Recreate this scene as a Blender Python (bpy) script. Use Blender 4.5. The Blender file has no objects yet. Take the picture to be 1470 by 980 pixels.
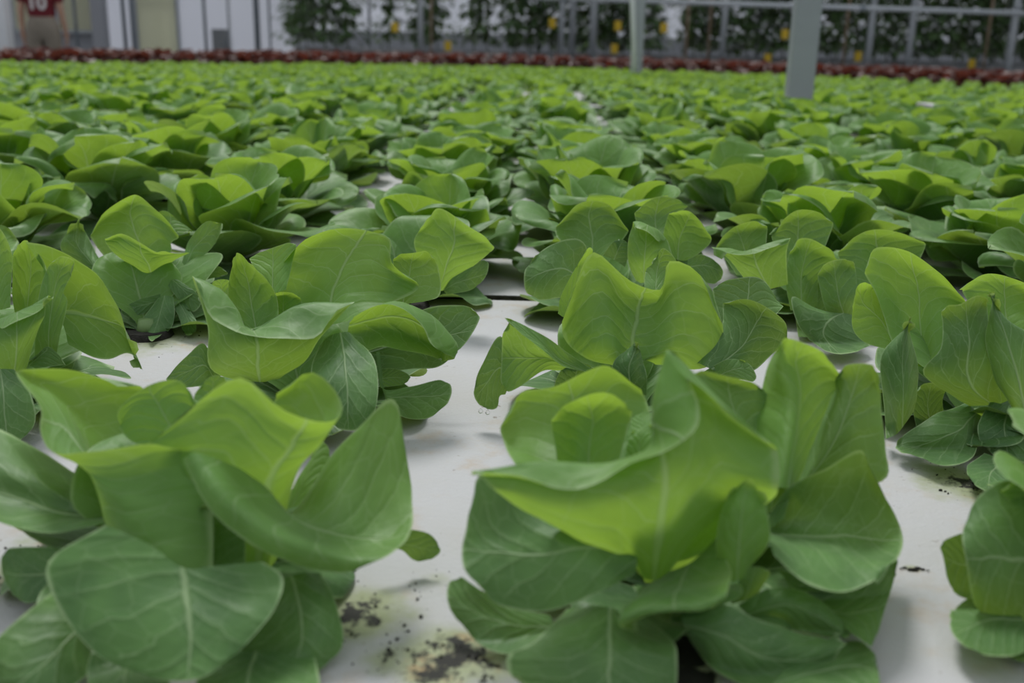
import bpy, bmesh, math, random
import numpy as np
from mathutils import Vector, Matrix, Euler, noise as mnoise

# ------------------------------------------------------------------ camera, sky, sun, exposure
W, H, FPX = 1470.0, 980.0, 1450.0
CAM_H, PITCH, ROLL, YAW = 0.271, math.radians(16.63), math.radians(1.3), math.radians(0.8)
FLOOR_Z = -0.64
scene = bpy.context.scene
COL = scene.collection
cam_data = bpy.data.cameras.new('camera'); cam = bpy.data.objects.new('camera', cam_data); COL.objects.link(cam)
scene.camera = cam
cam_data.sensor_width = 36.0; cam_data.lens = FPX / W * 36.0
cam_data.clip_start = 0.01; cam_data.clip_end = 200
CROT = Matrix.Rotation(YAW, 3, 'Z') @ Matrix.Rotation(math.pi/2 - PITCH, 3, 'X') @ Matrix.Rotation(ROLL, 3, 'Z')
cam.location = (0, 0, CAM_H); cam.rotation_euler = CROT.to_euler()
cam_data.dof.use_dof = True; cam_data.dof.focus_distance = 0.80; cam_data.dof.aperture_fstop = 7.0

world = bpy.data.worlds.new('world'); scene.world = world; world.use_nodes = True
wn, wl = world.node_tree.nodes, world.node_tree.links
bg = wn['Background']; bg.inputs['Strength'].default_value = 0.80
_tc = wn.new('ShaderNodeTexCoord'); _sx = wn.new('ShaderNodeSeparateXYZ'); _mr = wn.new('ShaderNodeMapRange'); _mx = wn.new('ShaderNodeMix'); _mx.data_type = 'RGBA'
wl.new(_tc.outputs['Generated'], _sx.inputs[0]); wl.new(_sx.outputs[2], _mr.inputs[0])           # evenly overcast: the zenith about three times the horizon
_mx.inputs[6].default_value = (0.42, 0.45, 0.48, 1); _mx.inputs[7].default_value = (1.20, 1.26, 1.33, 1)
wl.new(_mr.outputs[0], _mx.inputs[0]); wl.new(_mx.outputs[2], bg.inputs['Color'])
sun_d = bpy.data.lights.new('sun', 'SUN'); sun_d.energy = 2.7; sun_d.angle = math.radians(18); sun_d.color = (1.0, 0.99, 0.97)
sun = bpy.data.objects.new('sun', sun_d); COL.objects.link(sun); sun.location = (0, 0, 10)
sun.rotation_euler = Vector((0.15, -0.60, -1.0)).to_track_quat('-Z', 'Y').to_euler()
vs = scene.view_settings; vs.view_transform = 'Standard'; vs.look = 'None'; vs.exposure = -0.26; vs.gamma = 1.0; vs.use_curve_mapping = False

CR = np.array(CROT); RIGHT, UP, FWD = CR[:, 0], CR[:, 1], -CR[:, 2]; CPOS = np.array([0, 0, CAM_H])
def ray(px, py): return FWD + (px - W/2)/FPX*RIGHT - (py - H/2)/FPX*UP       # unit depth along the view axis
def at_depth(px, py, d): return CPOS + d*ray(px, py)
def at_y(px, py, y): r = ray(px, py); return CPOS + r*(y/r[1])               # where the pixel's ray meets the plane Y = y
def project(p):
    q = np.asarray(p) - CPOS; d = q @ FWD
    return W/2 + FPX*(q @ RIGHT)/d, H/2 - FPX*(q @ UP)/d, d

# ------------------------------------------------------------------ helpers
def tag(o, label=None, cat=None, group=None, kind=None):
    if label: o['label'] = label
    if cat: o['category'] = cat
    if group: o['group'] = group
    if kind: o['kind'] = kind
    return o
def empty(name, loc=(0, 0, 0), rz=0.0, s=1.0):
    o = bpy.data.objects.new(name, None); COL.objects.link(o); o.location = loc; o.rotation_euler = (0, 0, rz); o.scale = (s, s, s)
    o.empty_display_size = 0.05
    return o
def link(name, me, parent=None):
    o = bpy.data.objects.new(name, me); COL.objects.link(o)
    if parent: o.parent = parent
    return o
def mesh_np(name, verts, quads, mat=None, uv=None, age=None, smooth=True):
    """quads: (n,4) int array; uv, age: (nverts,2)"""
    me = bpy.data.meshes.new(name)
    n = len(quads); k = quads.shape[1]
    me.vertices.add(len(verts)); me.vertices.foreach_set('co', np.ascontiguousarray(verts, dtype=np.float32).ravel())
    me.loops.add(n*k); me.polygons.add(n)
    me.loops.foreach_set('vertex_index', np.ascontiguousarray(quads, dtype=np.int32).ravel())
    me.polygons.foreach_set('loop_start', np.arange(0, n*k, k, dtype=np.int32))
    me.update(calc_edges=True)
    for nm, a in (('uv', uv), ('age', age)):
        if a is not None:
            l = me.uv_layers.new(name=nm)
            l.data.foreach_set('uv', np.ascontiguousarray(a[quads.ravel()], dtype=np.float32).ravel())
    me.polygons.foreach_set('use_smooth', np.full(n, smooth))
    if mat: me.materials.append(mat)
    return me
def grid_quads(nu, nv):
    i = np.arange(nu-1)[:, None]*nv + np.arange(nv-1)[None, :]
    return np.stack([i, i+1, i+nv+1, i+nv], -1).reshape(-1, 4)
class MB:
    def __init__(s): s.bm = bmesh.new()
    def box(s, c, d, rz=0.0, bevel=0.0):
        r = bmesh.ops.create_cube(s.bm, size=1.0)
        M = Matrix.Translation(c) @ Matrix.Rotation(rz, 4, 'Z') @ Matrix.Diagonal((*d, 1))
        bmesh.ops.transform(s.bm, matrix=M, verts=r['verts'])
        if bevel:
            es = list({e for v in r['verts'] for e in v.link_edges})
            bmesh.ops.bevel(s.bm, geom=es, offset=bevel, segments=2, affect='EDGES', profile=0.5)
        return s
    def tube(s, a, b, r0, r1=None, n=10):
        a, b = Vector(a), Vector(b); r1 = r0 if r1 is None else r1; v = b - a
        M = Matrix.Translation((a+b)/2) @ v.to_track_quat('Z', 'Y').to_matrix().to_4x4()
        bmesh.ops.create_cone(s.bm, cap_ends=True, segments=n, radius1=r0, radius2=r1, depth=v.length, matrix=M)
        return s
    def ball(s, c, r, sc=(1, 1, 1), u=12, v=8):
        bmesh.ops.create_uvsphere(s.bm, u_segments=u, v_segments=v, radius=r, matrix=Matrix.Translation(c) @ Matrix.Diagonal((*sc, 1)))
        return s
    def mesh(s, name, mat, smooth=False):
        me = bpy.data.meshes.new(name); s.bm.to_mesh(me); s.bm.free(); me.materials.append(mat)
        if smooth: me.polygons.foreach_set('use_smooth', np.full(len(me.polygons), True))
        return me
    def build(s, name, mat, parent=None, smooth=False): return link(name, s.mesh(name, mat, smooth), parent)

# ------------------------------------------------------------------ materials
def new_mat(name):
    m = bpy.data.materials.new(name); m.use_nodes = True
    nt = m.node_tree; return m, nt, nt.nodes, nt.links, nt.nodes['Principled BSDF']
class NT:
    """tiny node-maths writer"""
    def __init__(s, nt): s.nt, s.n, s.l = nt, nt.nodes, nt.links
    def put(s, sock, v):
        if isinstance(v, bpy.types.NodeSocket): s.l.new(v, sock)
        else: sock.default_value = v
    def m(s, op, a, b=0.0, c=0.0, clamp=False):
        x = s.n.new('ShaderNodeMath'); x.operation = op; x.use_clamp = clamp
        for i, v in enumerate((a, b, c)): s.put(x.inputs[i], v)
        return x.outputs[0]
    def step(s, v, lo, hi, a=0.0, b=1.0):
        x = s.n.new('ShaderNodeMapRange'); x.interpolation_type = 'SMOOTHSTEP'
        for i, q in enumerate((v, lo, hi, a, b)): s.put(x.inputs[i], q)
        return x.outputs[0]
    def mix(s, f, a, b, blend='MIX'):
        x = s.n.new('ShaderNodeMix'); x.data_type = 'RGBA'; x.blend_type = blend
        s.put(x.inputs[0], f)
        s.put(x.inputs[6], a if isinstance(a, bpy.types.NodeSocket) else (*a, 1)); s.put(x.inputs[7], b if isinstance(b, bpy.types.NodeSocket) else (*b, 1))
        return x.outputs[2]
    def noise(s, vec, scale, detail=3.0, rough=0.55, dim='3D'):
        x = s.n.new('ShaderNodeTexNoise'); x.noise_dimensions = dim
        if vec is not None: s.l.new(vec, x.inputs['Vector'])
        x.inputs['Scale'].default_value = scale; x.inputs['Detail'].default_value = detail; x.inputs['Roughness'].default_value = rough
        return x.outputs[0]
    def bump(s, h, strength, dist):
        x = s.n.new('ShaderNodeBump'); x.inputs['Strength'].default_value = strength; x.inputs['Distance'].default_value = dist
        s.l.new(h, x.inputs['Height']); return x.outputs[0]

def leaf_material(name, dark, light, vein, thru, tmix=0.50, rough=0.45):
    m, nt, nodes, links, P = new_mat(name); q = NT(nt)
    uvn = nodes.new('ShaderNodeUVMap'); uvn.uv_map = 'uv'
    agn = nodes.new('ShaderNodeUVMap'); agn.uv_map = 'age'
    sx = nodes.new('ShaderNodeSeparateXYZ'); links.new(uvn.outputs[0], sx.inputs[0]); u, vv = sx.outputs[0], sx.outputs[1]
    sa = nodes.new('ShaderNodeSeparateXYZ'); links.new(agn.outputs[0], sa.inputs[0]); age, rnd = sa.outputs[0], sa.outputs[1]
    tc = nodes.new('ShaderNodeTexCoord'); ob = tc.outputs['Object']
    n_lo = q.noise(ob, 28, 2); n_hi = q.noise(ob, 160, 3)
    off = nodes.new('ShaderNodeCombineXYZ'); links.new(u, off.inputs[0]); links.new(vv, off.inputs[1]); links.new(q.m('MULTIPLY', rnd, 37.0), off.inputs[2])
    nuv = q.noise(off.outputs[0], 4.5, 2)
    s_ = q.m('SUBTRACT', q.m('ADD', vv, q.m('MULTIPLY', q.m('SUBTRACT', nuv, 0.5), 0.05)), 0.5)
    a = q.m('MULTIPLY', q.m('ABSOLUTE', s_), 2.0)
    ribw = q.m('MULTIPLY_ADD', u, -0.05, 0.062)
    rib = q.m('SUBTRACT', 1.0, q.step(q.m('DIVIDE', a, ribw), 0.25, 1.0))
    side = q.m('MULTIPLY', q.m('SIGN', s_), 0.23)
    p = q.m('ADD', q.m('MULTIPLY', q.m('SUBTRACT', q.m('ADD', u, side), q.m('MULTIPLY', q.m('POWER', a, 0.8), 0.42)), 5.2), q.m('MULTIPLY', nuv, 0.8))
    f = q.m('MULTIPLY', q.m('ABSOLUTE', q.m('SUBTRACT', q.m('FRACT', p), 0.5)), 2.0)
    sv = q.m('MULTIPLY', q.m('SUBTRACT', 1.0, q.step(f, 0.015, 0.085)), q.step(a, 1.0, 0.55))
    vo = nodes.new('ShaderNodeTexVoronoi'); vo.feature = 'DISTANCE_TO_EDGE'; vo.inputs['Scale'].default_value = 7.0; links.new(off.outputs[0], vo.inputs['Vector'])
    net = q.m('SUBTRACT', 1.0, q.step(vo.outputs['Distance'], 0.008, 0.045))
    veins = q.m('MAXIMUM', q.m('MAXIMUM', q.m('MULTIPLY', rib, 0.9), q.m('MULTIPLY', sv, 0.62)), q.m('MULTIPLY', net, 0.20))
    base = q.mix(age, dark, light)
    base = q.mix(q.m('MULTIPLY', q.step(n_lo, 0.35, 0.7), 0.22), base, tuple(c*1.55 for c in light))
    base = q.mix(q.m('MULTIPLY', q.step(n_hi, 0.4, 0.7), 0.10), base, tuple(c*0.6 for c in dark))
    col = q.mix(q.m('MULTIPLY', veins, 0.52), base, vein)
    edge = q.m('MULTIPLY', q.m('MAXIMUM', q.step(a, 0.955, 0.99), q.step(u, 0.97, 0.995)), 0.55)
    col = q.mix(edge, col, vein)
    links.new(col, P.inputs['Base Color']); P.inputs['Roughness'].default_value = rough; P.inputs['Specular IOR Level'].default_value = 0.42
    P.inputs['Sheen Weight'].default_value = 0.22; P.inputs['Sheen Roughness'].default_value = 0.4; P.inputs['Sheen Tint'].default_value = (0.85, 0.95, 0.8, 1)
    h = q.m('ADD', q.m('MULTIPLY', q.m('MAXIMUM', rib, q.m('MULTIPLY', q.m('SUBTRACT', 1.0, q.step(f, 0.0, 0.6)), 0.30)), -0.5), q.m('MULTIPLY', n_lo, 1.1))
    h = q.m('ADD', h, q.m('MULTIPLY', n_hi, 0.12))
    nb = q.bump(h, 0.40, 0.005); links.new(nb, P.inputs['Normal'])
    T = nodes.new('ShaderNodeBsdfTranslucent'); links.new(nb, T.inputs['Normal'])
    tcol = q.mix(age, tuple(c*0.75 for c in thru), thru); tcol = q.mix(q.m('MULTIPLY', veins, 0.35), tcol, vein)
    links.new(tcol, T.inputs['Color'])
    mx = nodes.new('ShaderNodeMixShader'); links.new(q.m('MULTIPLY_ADD', age, tmix*0.62, tmix*0.40), mx.inputs[0])
    links.new(P.outputs[0], mx.inputs[1]); links.new(T.outputs[0], mx.inputs[2]); links.new(mx.outputs[0], nodes['Material Output'].inputs['Surface'])
    return m
def plain(name, c, rough=0.6, metal=0.0, nscale=0, namt=0.15, bump=0.0, c2=None):
    m, nt, nodes, links, P = new_mat(name); q = NT(nt)
    P.inputs['Roughness'].default_value = rough; P.inputs['Metallic'].default_value = metal; P.inputs['Base Color'].default_value = (*c, 1)
    if nscale:
        tc = nodes.new('ShaderNodeTexCoord'); n = q.noise(tc.outputs['Object'], nscale, 4)
        links.new(q.mix(q.m('MULTIPLY', q.step(n, 0.35, 0.7), 1.0 if c2 else namt), c, c2 or tuple(x*0.5 for x in c)), P.inputs['Base Color'])
        if bump: links.new(q.bump(n, bump, 0.01), P.inputs['Normal'])
    return m

M_LEAF = leaf_material('lettuce_leaf', (0.055, 0.142, 0.042), (0.170, 0.345, 0.080), (0.44, 0.58, 0.31), (0.39, 0.59, 0.055), rough=0.49)
M_YOUNG = leaf_material('young_lettuce_leaf', (0.13, 0.27, 0.05), (0.20, 0.38, 0.07), (0.40, 0.52, 0.2), (0.36, 0.54, 0.055))
M_RED = leaf_material('red_lettuce_leaf', (0.06, 0.018, 0.015), (0.10, 0.032, 0.025), (0.16, 0.07, 0.05), (0.22, 0.05, 0.03), 0.3)
M_TOMATO = leaf_material('vine_leaf', (0.035, 0.075, 0.028), (0.075, 0.14, 0.045), (0.15, 0.22, 0.1), (0.15, 0.25, 0.04), 0.3)
M_STALK = plain('lettuce_stalk', (0.16, 0.26, 0.09), 0.5, 0, 40, 0.2)
M_PLUG = plain('growing_plug', (0.018, 0.016, 0.012), 0.95, 0, 120, 0.5, 0.6)
M_CRUMB = plain('peat_crumb', (0.012, 0.011, 0.008), 0.95)
M_POST = plain('galvanised_post', (0.40, 0.43, 0.46), 0.45, 0.3, 6, 0.15)
M_POSTD = plain('dark_steel', (0.20, 0.23, 0.26), 0.5, 0.2, 6, 0.15)
M_CANE = plain('cane', (0.30, 0.22, 0.15), 0.7, 0, 8, 0.3)
M_YELLOW = plain('yellow_card', (0.62, 0.42, 0.02), 0.6, 0, 14, 0.15)
M_CONC = plain('concrete', (0.30, 0.30, 0.30), 0.85, 0, 3, 0.25, 0.2)
M_WALLG = plain('grey_panel', (0.28, 0.29, 0.32), 0.6, 0, 2, 0.12)
M_WHITEP = plain('white_paint', (0.80, 0.82, 0.85), 0.5, 0, 2, 0.05)
M_STEM = plain('vine_stem', (0.10, 0.13, 0.05), 0.7, 0, 20, 0.3)
M_LINER = plain('pond_liner', (0.012, 0.014, 0.016), 0.5)
M_GALV2 = plain('gutter', (0.24, 0.25, 0.26), 0.6, 0, 3, 0.3)
def glass_mat(name, c, f):
    m, nt, nodes, links, P = new_mat(name); q = NT(nt)
    P.inputs['Base Color'].default_value = (*c, 1); P.inputs['Roughness'].default_value = 0.35
    T = nodes.new('ShaderNodeBsdfTranslucent'); T.inputs['Color'].default_value = (*[min(1, x*1.2) for x in c], 1)
    mx = nodes.new('ShaderNodeMixShader'); mx.inputs[0].default_value = f
    links.new(P.outputs[0], mx.inputs[1]); links.new(T.outputs[0], mx.inputs[2]); links.new(mx.outputs[0], nodes['Material Output'].inputs['Surface'])
    return m
M_PANE = glass_mat('frosted_pane', (0.78, 0.78, 0.64), 0.6); M_WHITEW = glass_mat('white_panel', (0.74, 0.75, 0.79), 0.55)
def drop_mat():
    m, nt, nodes, links, P = new_mat('water'); P.inputs['Transmission Weight'].default_value = 1; P.inputs['Roughness'].default_value = 0.02; P.inputs['IOR'].default_value = 1.33
    P.inputs['Base Color'].default_value = (1, 1, 1, 1); return m
M_WATER = drop_mat()

DIRT = []        # (x, y, radius, strength) of dirty patches on the foam, from where the photograph shows them
def ground(px, py): r = ray(px, py); return CPOS + r*(-CAM_H/r[2])
for px, py, rad, st in ((520, 880, 0.030, 0.9), (640, 945, 0.030, 1.0), (560, 945, 0.022, 0.7), (690, 950, 0.020, 1.0), (625, 835, 0.014, 0.55), (60, 770, 0.025, 0.6),
                        (1385, 695, 0.035, 0.9), (215, 488, 0.055, 0.8), (20, 830, 0.03, 0.8), (735, 345, 0.04, 0.5), (1310, 816, 0.006, 0.8), (640, 430, 0.03, 0.5), (985, 935, 0.016, 1.5), (985, 975, 0.014, 1.5), (205, 475, 0.03, 1.2)):
    g = ground(px, py); DIRT.append((g[0], g[1], rad, st))
def foam_material():
    m, nt, nodes, links, P = new_mat('white_foam'); q = NT(nt)
    geo = nodes.new('ShaderNodeNewGeometry'); pos = geo.outputs['Position']
    sp = nodes.new('ShaderNodeSeparateXYZ'); links.new(pos, sp.inputs[0])
    n1 = q.noise(pos, 260, 3, 0.7); n2 = q.noise(pos, 45, 5, 0.65); n3 = q.noise(pos, 9, 4, 0.6); n4 = q.noise(pos, 110, 4, 0.7)
    sh = nodes.new('ShaderNodeVectorMath'); sh.operation = 'ADD'; links.new(pos, sh.inputs[0]); sh.inputs[1].default_value = (3.1, 7.7, 1.3)
    n5 = q.noise(sh.outputs[0], 32, 5, 0.6); n6 = q.noise(sh.outputs[0], 85, 4, 0.7)
    dirt = None
    for x, y, rad, st in DIRT:
        d = q.m('SQRT', q.m('ADD', q.m('POWER', q.m('SUBTRACT', sp.outputs[0], x), 2.0), q.m('POWER', q.m('SUBTRACT', sp.outputs[1], y), 2.0)))
        k = q.step(q.m('DIVIDE', d, rad), 1.9, 0.0, 0.0, st)
        dirt = k if dirt is None else q.m('MAXIMUM', dirt, k)
    col = q.mix(q.m('MULTIPLY', q.step(n3, 0.4, 0.75), 0.35), (0.45, 0.45, 0.46), (0.41, 0.39, 0.34))
    col = q.mix(q.m('MULTIPLY', q.step(n5, 0.52, 0.74), 0.38), col, (0.40, 0.28, 0.15))
    col = q.mix(q.m('MULTIPLY', q.step(n6, 0.66, 0.71), 0.6), col, (0.16, 0.12, 0.08))
    col = q.mix(q.m('MULTIPLY', q.step(q.m('ADD', dirt, q.m('MULTIPLY', n2, 0.8)), 0.75, 1.25), 0.75), col, (0.26, 0.30, 0.12))
    col = q.mix(q.m('MULTIPLY', q.step(q.m('ADD', q.m('MULTIPLY', dirt, 0.35), n5), 0.80, 0.95), 0.55), col, (0.42, 0.22, 0.10))
    col = q.mix(q.step(q.m('ADD', q.m('MULTIPLY', dirt, 0.46), q.m('ADD', q.m('MULTIPLY', n4, 0.55), q.m('MULTIPLY', n2, 0.45))), 0.86, 0.94), col, (0.012, 0.012, 0.008))
    links.new(col, P.inputs['Base Color']); P.inputs['Roughness'].default_value = 0.75
    links.new(q.bump(q.m('ADD', q.m('MULTIPLY', n1, 0.5), q.m('MULTIPLY', n2, 0.6)), 0.5, 0.003), P.inputs['Normal'])
    return m
M_FOAM = foam_material()

# ------------------------------------------------------------------ the setting: floor, pond, added light-blocking walls
def struct(o): o['kind'] = 'structure'; return o
struct(MB().box((0, 8, FLOOR_Z-0.05), (60, 40, 0.1)).build('floor', M_CONC))
POND_Y0, POND_Y1, POND_X0, POND_X1 = -0.9, 12.4, -9.2, 9.2
pond = MB().box(((POND_X0+POND_X1)/2, (POND_Y0+POND_Y1)/2, (FLOOR_Z-0.05)/2), (POND_X1-POND_X0, POND_Y1-POND_Y0, -FLOOR_Z-0.05)).build('pond_bed', M_LINER)
struct(pond)

for nm, c, d in (('wall_blocker_left', (-14, 4, 1.2), (0.1, 34, 3.7)), ('wall_blocker_right', (15, 4, 1.2), (0.1, 34, 3.7)), ('wall_blocker_front', (0.5, -9, 1.2), (29, 0.1, 3.7))):  # unseen side and rear walls, added to block low-angle sky light
    struct(MB().box(c, d).build(nm, M_WALLG))

# foam boards: seams run across at SEAM_Y and along between the columns
RAFT_L, RAFT_W, SEAM_Y, SEAM_X = 0.75, 1.25, 1.075, 0.455
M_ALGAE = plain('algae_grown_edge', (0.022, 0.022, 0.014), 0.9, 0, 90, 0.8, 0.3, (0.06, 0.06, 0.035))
def raft_mesh(w, l):
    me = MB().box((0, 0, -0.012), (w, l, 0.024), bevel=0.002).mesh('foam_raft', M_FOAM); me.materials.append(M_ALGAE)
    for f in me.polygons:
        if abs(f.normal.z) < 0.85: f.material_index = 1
    return me
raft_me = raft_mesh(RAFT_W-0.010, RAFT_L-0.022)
for i in range(-5, 5):
    for j in range(-3, 15):
        y = SEAM_Y + (j+0.5)*RAFT_L; x = SEAM_X + (i+0.5)*RAFT_W
        if abs(x)-RAFT_W > 0.56*max(y, 0.4)+0.15: continue
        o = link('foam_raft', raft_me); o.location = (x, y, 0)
        o.rotation_euler = (0, 0, 0)
        if i == -1 and j == -1: tag(o, 'white foam raft with black peat stains, under the lettuce with the S-curled leaf', 'raft')
        else: tag(o, 'white foam raft floating under the rows of green lettuces', 'raft', 'foam rafts under the lettuce field')

# ------------------------------------------------------------------ generic leaves
def smooth01(x): x = np.clip(x, 0, 1); return x*x*(3-2*x)
def gen_leaf(rng, az, elev, L, Wd, bend, cup, roll, tiproll, ruffle, nu, nv, r0=0.008, z0=0.006, twist=0.0, zmin=0.0025):
    t = 1-(1-np.linspace(0, 1, nu))**1.35
    ts = np.linspace(0, 1, 60)
    e = elev + bend*ts**1.4 - tiproll*smooth01((ts-0.68)/0.32)
    dx = np.concatenate([[0], np.cumsum((np.cos(e[1:])+np.cos(e[:-1]))/2)/59])*L; dz = np.concatenate([[0], np.cumsum((np.sin(e[1:])+np.sin(e[:-1]))/2)/59])*L
    px, pz, ee = np.interp(t, ts, dx), np.interp(t, ts, dz), np.interp(t, ts, e)
    pk = rng.uniform(0.54, 0.64)
    w = np.where(t < pk, 0.13+0.87*smooth01(t/pk)**0.85, np.sqrt(np.clip(1-((t-pk)/(1-pk))**2.3, 0, 1)))*Wd/2
    w = w*(1+0.05*np.sin(t*9+rng.uniform(0, 6)))+0.0012
    s = np.linspace(-1, 1, nv)
    sides = [rng.uniform(0.5, 1.3), rng.uniform(0.5, 1.3)]
    ph = rng.uniform(0, 6.28, 4)
    S, T = s[None, :], t[:, None]
    rollv = roll*np.where(S > 0, sides[0], sides[1])*smooth01((np.abs(S)-0.5)/0.5)*smooth01((T-0.15)/0.5)*(1+0.7*np.sin(5*T+ph[0]+2*np.sign(S)))
    psi = np.sign(S)*(cup*np.abs(S)**0.8*(0.55+0.45*np.sin(np.pi*np.clip(T, 0, 1)))+0*T - rollv)
    # integrate the cross section outward from the rib
    mid = nv//2; ds = s[1]-s[0]
    lat = np.zeros((nu, nv)); nor = np.zeros((nu, nv))
    for j in range(mid+1, nv):
        a = (psi[:, j]+psi[:, j-1])/2; lat[:, j] = lat[:, j-1]+np.cos(a)*ds; nor[:, j] = nor[:, j-1]+np.sin(a)*ds
    for j in range(mid-1, -1, -1):
        a = (psi[:, j]+psi[:, j+1])/2; lat[:, j] = lat[:, j+1]-np.cos(a)*ds; nor[:, j] = nor[:, j+1]-np.sin(a)*ds
    lat *= w[:, None]; nor *= w[:, None]
    nor += ruffle*Wd*(np.abs(S)**2)*(np.sin(8*T+ph[1]+1.4*S)+0.5*np.sin(15*T+ph[2]))*smooth01(T/0.3)
    nor += ruffle*0.5*Wd*np.sin(4*T+ph[3])*np.cos(2.5*S+ph[1])*smooth01(T/0.3)
    tw = twist*T
    lat, nor = lat*np.cos(tw)-nor*np.sin(tw), lat*np.sin(tw)+nor*np.cos(tw)
    X = r0 + px[:, None]-np.sin(ee)[:, None]*nor; Z = z0 + pz[:, None]+np.cos(ee)[:, None]*nor; Y = lat + 0.06*L*np.sin(ph[0])*T**2
    V = np.stack([X, Y, Z], -1).reshape(-1, 3)
    c, s2 = math.cos(az), math.sin(az)
    V = V @ np.array([[c, s2, 0], [-s2, c, 0], [0, 0, 1]])
    V[:, 2] = np.maximum(V[:, 2], zmin)
    uv = np.stack([np.repeat(t, nv), np.tile(s*0.5+0.5, nu)], -1)
    return V, uv
def plant_leaves(rng, nu, nv, detail=1.0, young=False):
    out = []
    g = rng.uniform(0, 6.28)
    layers = [(5, (6, 24), (0.10, 0.13), (0.09, 0.112), (-0.7, 0.0), (0.2, 0.8), 0.9, (0.2, 0.9), 0.04, 0.03),
              (7, (28, 54), (0.125, 0.148), (0.112, 0.138), (-0.35, 0.30), (0.5, 1.25), 1.7, (0.0, 1.2), 0.065, 0.42),
              (6, (56, 76), (0.128, 0.155), (0.108, 0.132), (-0.25, 0.35), (0.6, 1.4), 1.9, (0.0, 1.3), 0.065, 0.78),
              (3, (72, 86), (0.085, 0.11), (0.08, 0.095), (-0.1, 0.5), (0.9, 1.5), 1.0, (0.2, 1.2), 0.036, 0.97)]
    for li, (n, el, Ls, Ws, be, cu, ro, tr, ru, age) in enumerate(layers):
        n = max(2, int(round(n*detail)))
        for k in range(n):
            az = g + li*0.55 + 2*math.pi*(k+rng.uniform(-0.22, 0.22))/n
            V, uv = gen_leaf(rng, az, math.radians(rng.uniform(*el)), rng.uniform(*Ls), rng.uniform(*Ws), rng.uniform(*be), rng.uniform(*cu), ro*rng.uniform(0.3, 1.3),
                             rng.uniform(*tr), ru*rng.uniform(0.5, 1.3), nu, nv, 0.006, 0.006+0.004*li, rng.uniform(-0.35, 0.35))
            out.append((V, uv, np.clip(age+rng.uniform(-0.12, 0.14), 0, 1), rng.uniform(0, 1)))
    return out
def leaf_mesh(V, uv, age, rnd, nu, nv, mat=None):
    return mesh_np('leaf', V, grid_quads(nu, nv), mat or M_LEAF, uv, np.tile(np.array([[age, rnd]]), (len(V), 1)))
def joined_mesh(name, leaves, nu, nv, mat):
    q = grid_quads(nu, nv); n = nu*nv
    V = np.concatenate([l[0] for l in leaves]); UV = np.concatenate([l[1] for l in leaves])
    A = np.concatenate([np.tile(np.array([[l[2], l[3]]]), (n, 1)) for l in leaves]); Q = np.concatenate([q+i*n for i in range(len(leaves))])
    return mesh_np(name, V, Q, mat, UV, A)
STALK_ME = MB().tube((0, 0, 0.001), (0, 0, 0.016), 0.011, 0.007, 10).mesh('stalk', M_STALK, True)
def plug_mesh():
    b = MB(); b.tube((0, 0, 0.0005), (0, 0, 0.006), 0.024, 0.020, 14); return b.mesh('growing_plug', M_PLUG)
PLUG_ME = plug_mesh()

RNG = np.random.default_rng(11)
NU, NV = 19, 17
VARIANTS = []
for k in range(12): VARIANTS.append([leaf_mesh(*l, NU, NV) for l in plant_leaves(RNG, NU, NV)])
FNU, FNV = 11, 9
FAR = [joined_mesh('lettuce', plant_leaves(RNG, FNU, FNV, 0.95), FNU, FNV, M_LEAF) for k in range(10)]
YNU, YNV = 7, 7
YOUNG_RAW = [plant_leaves(RNG, YNU, YNV, 0.8) for k in range(8)]
YOUNG = [joined_mesh('young_lettuce', l, YNU, YNV, M_YOUNG) for l in YOUNG_RAW]
REDS = [joined_mesh('red_lettuce', plant_leaves(RNG, YNU, YNV, 0.7), YNU, YNV, M_RED) for k in range(4)]

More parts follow.
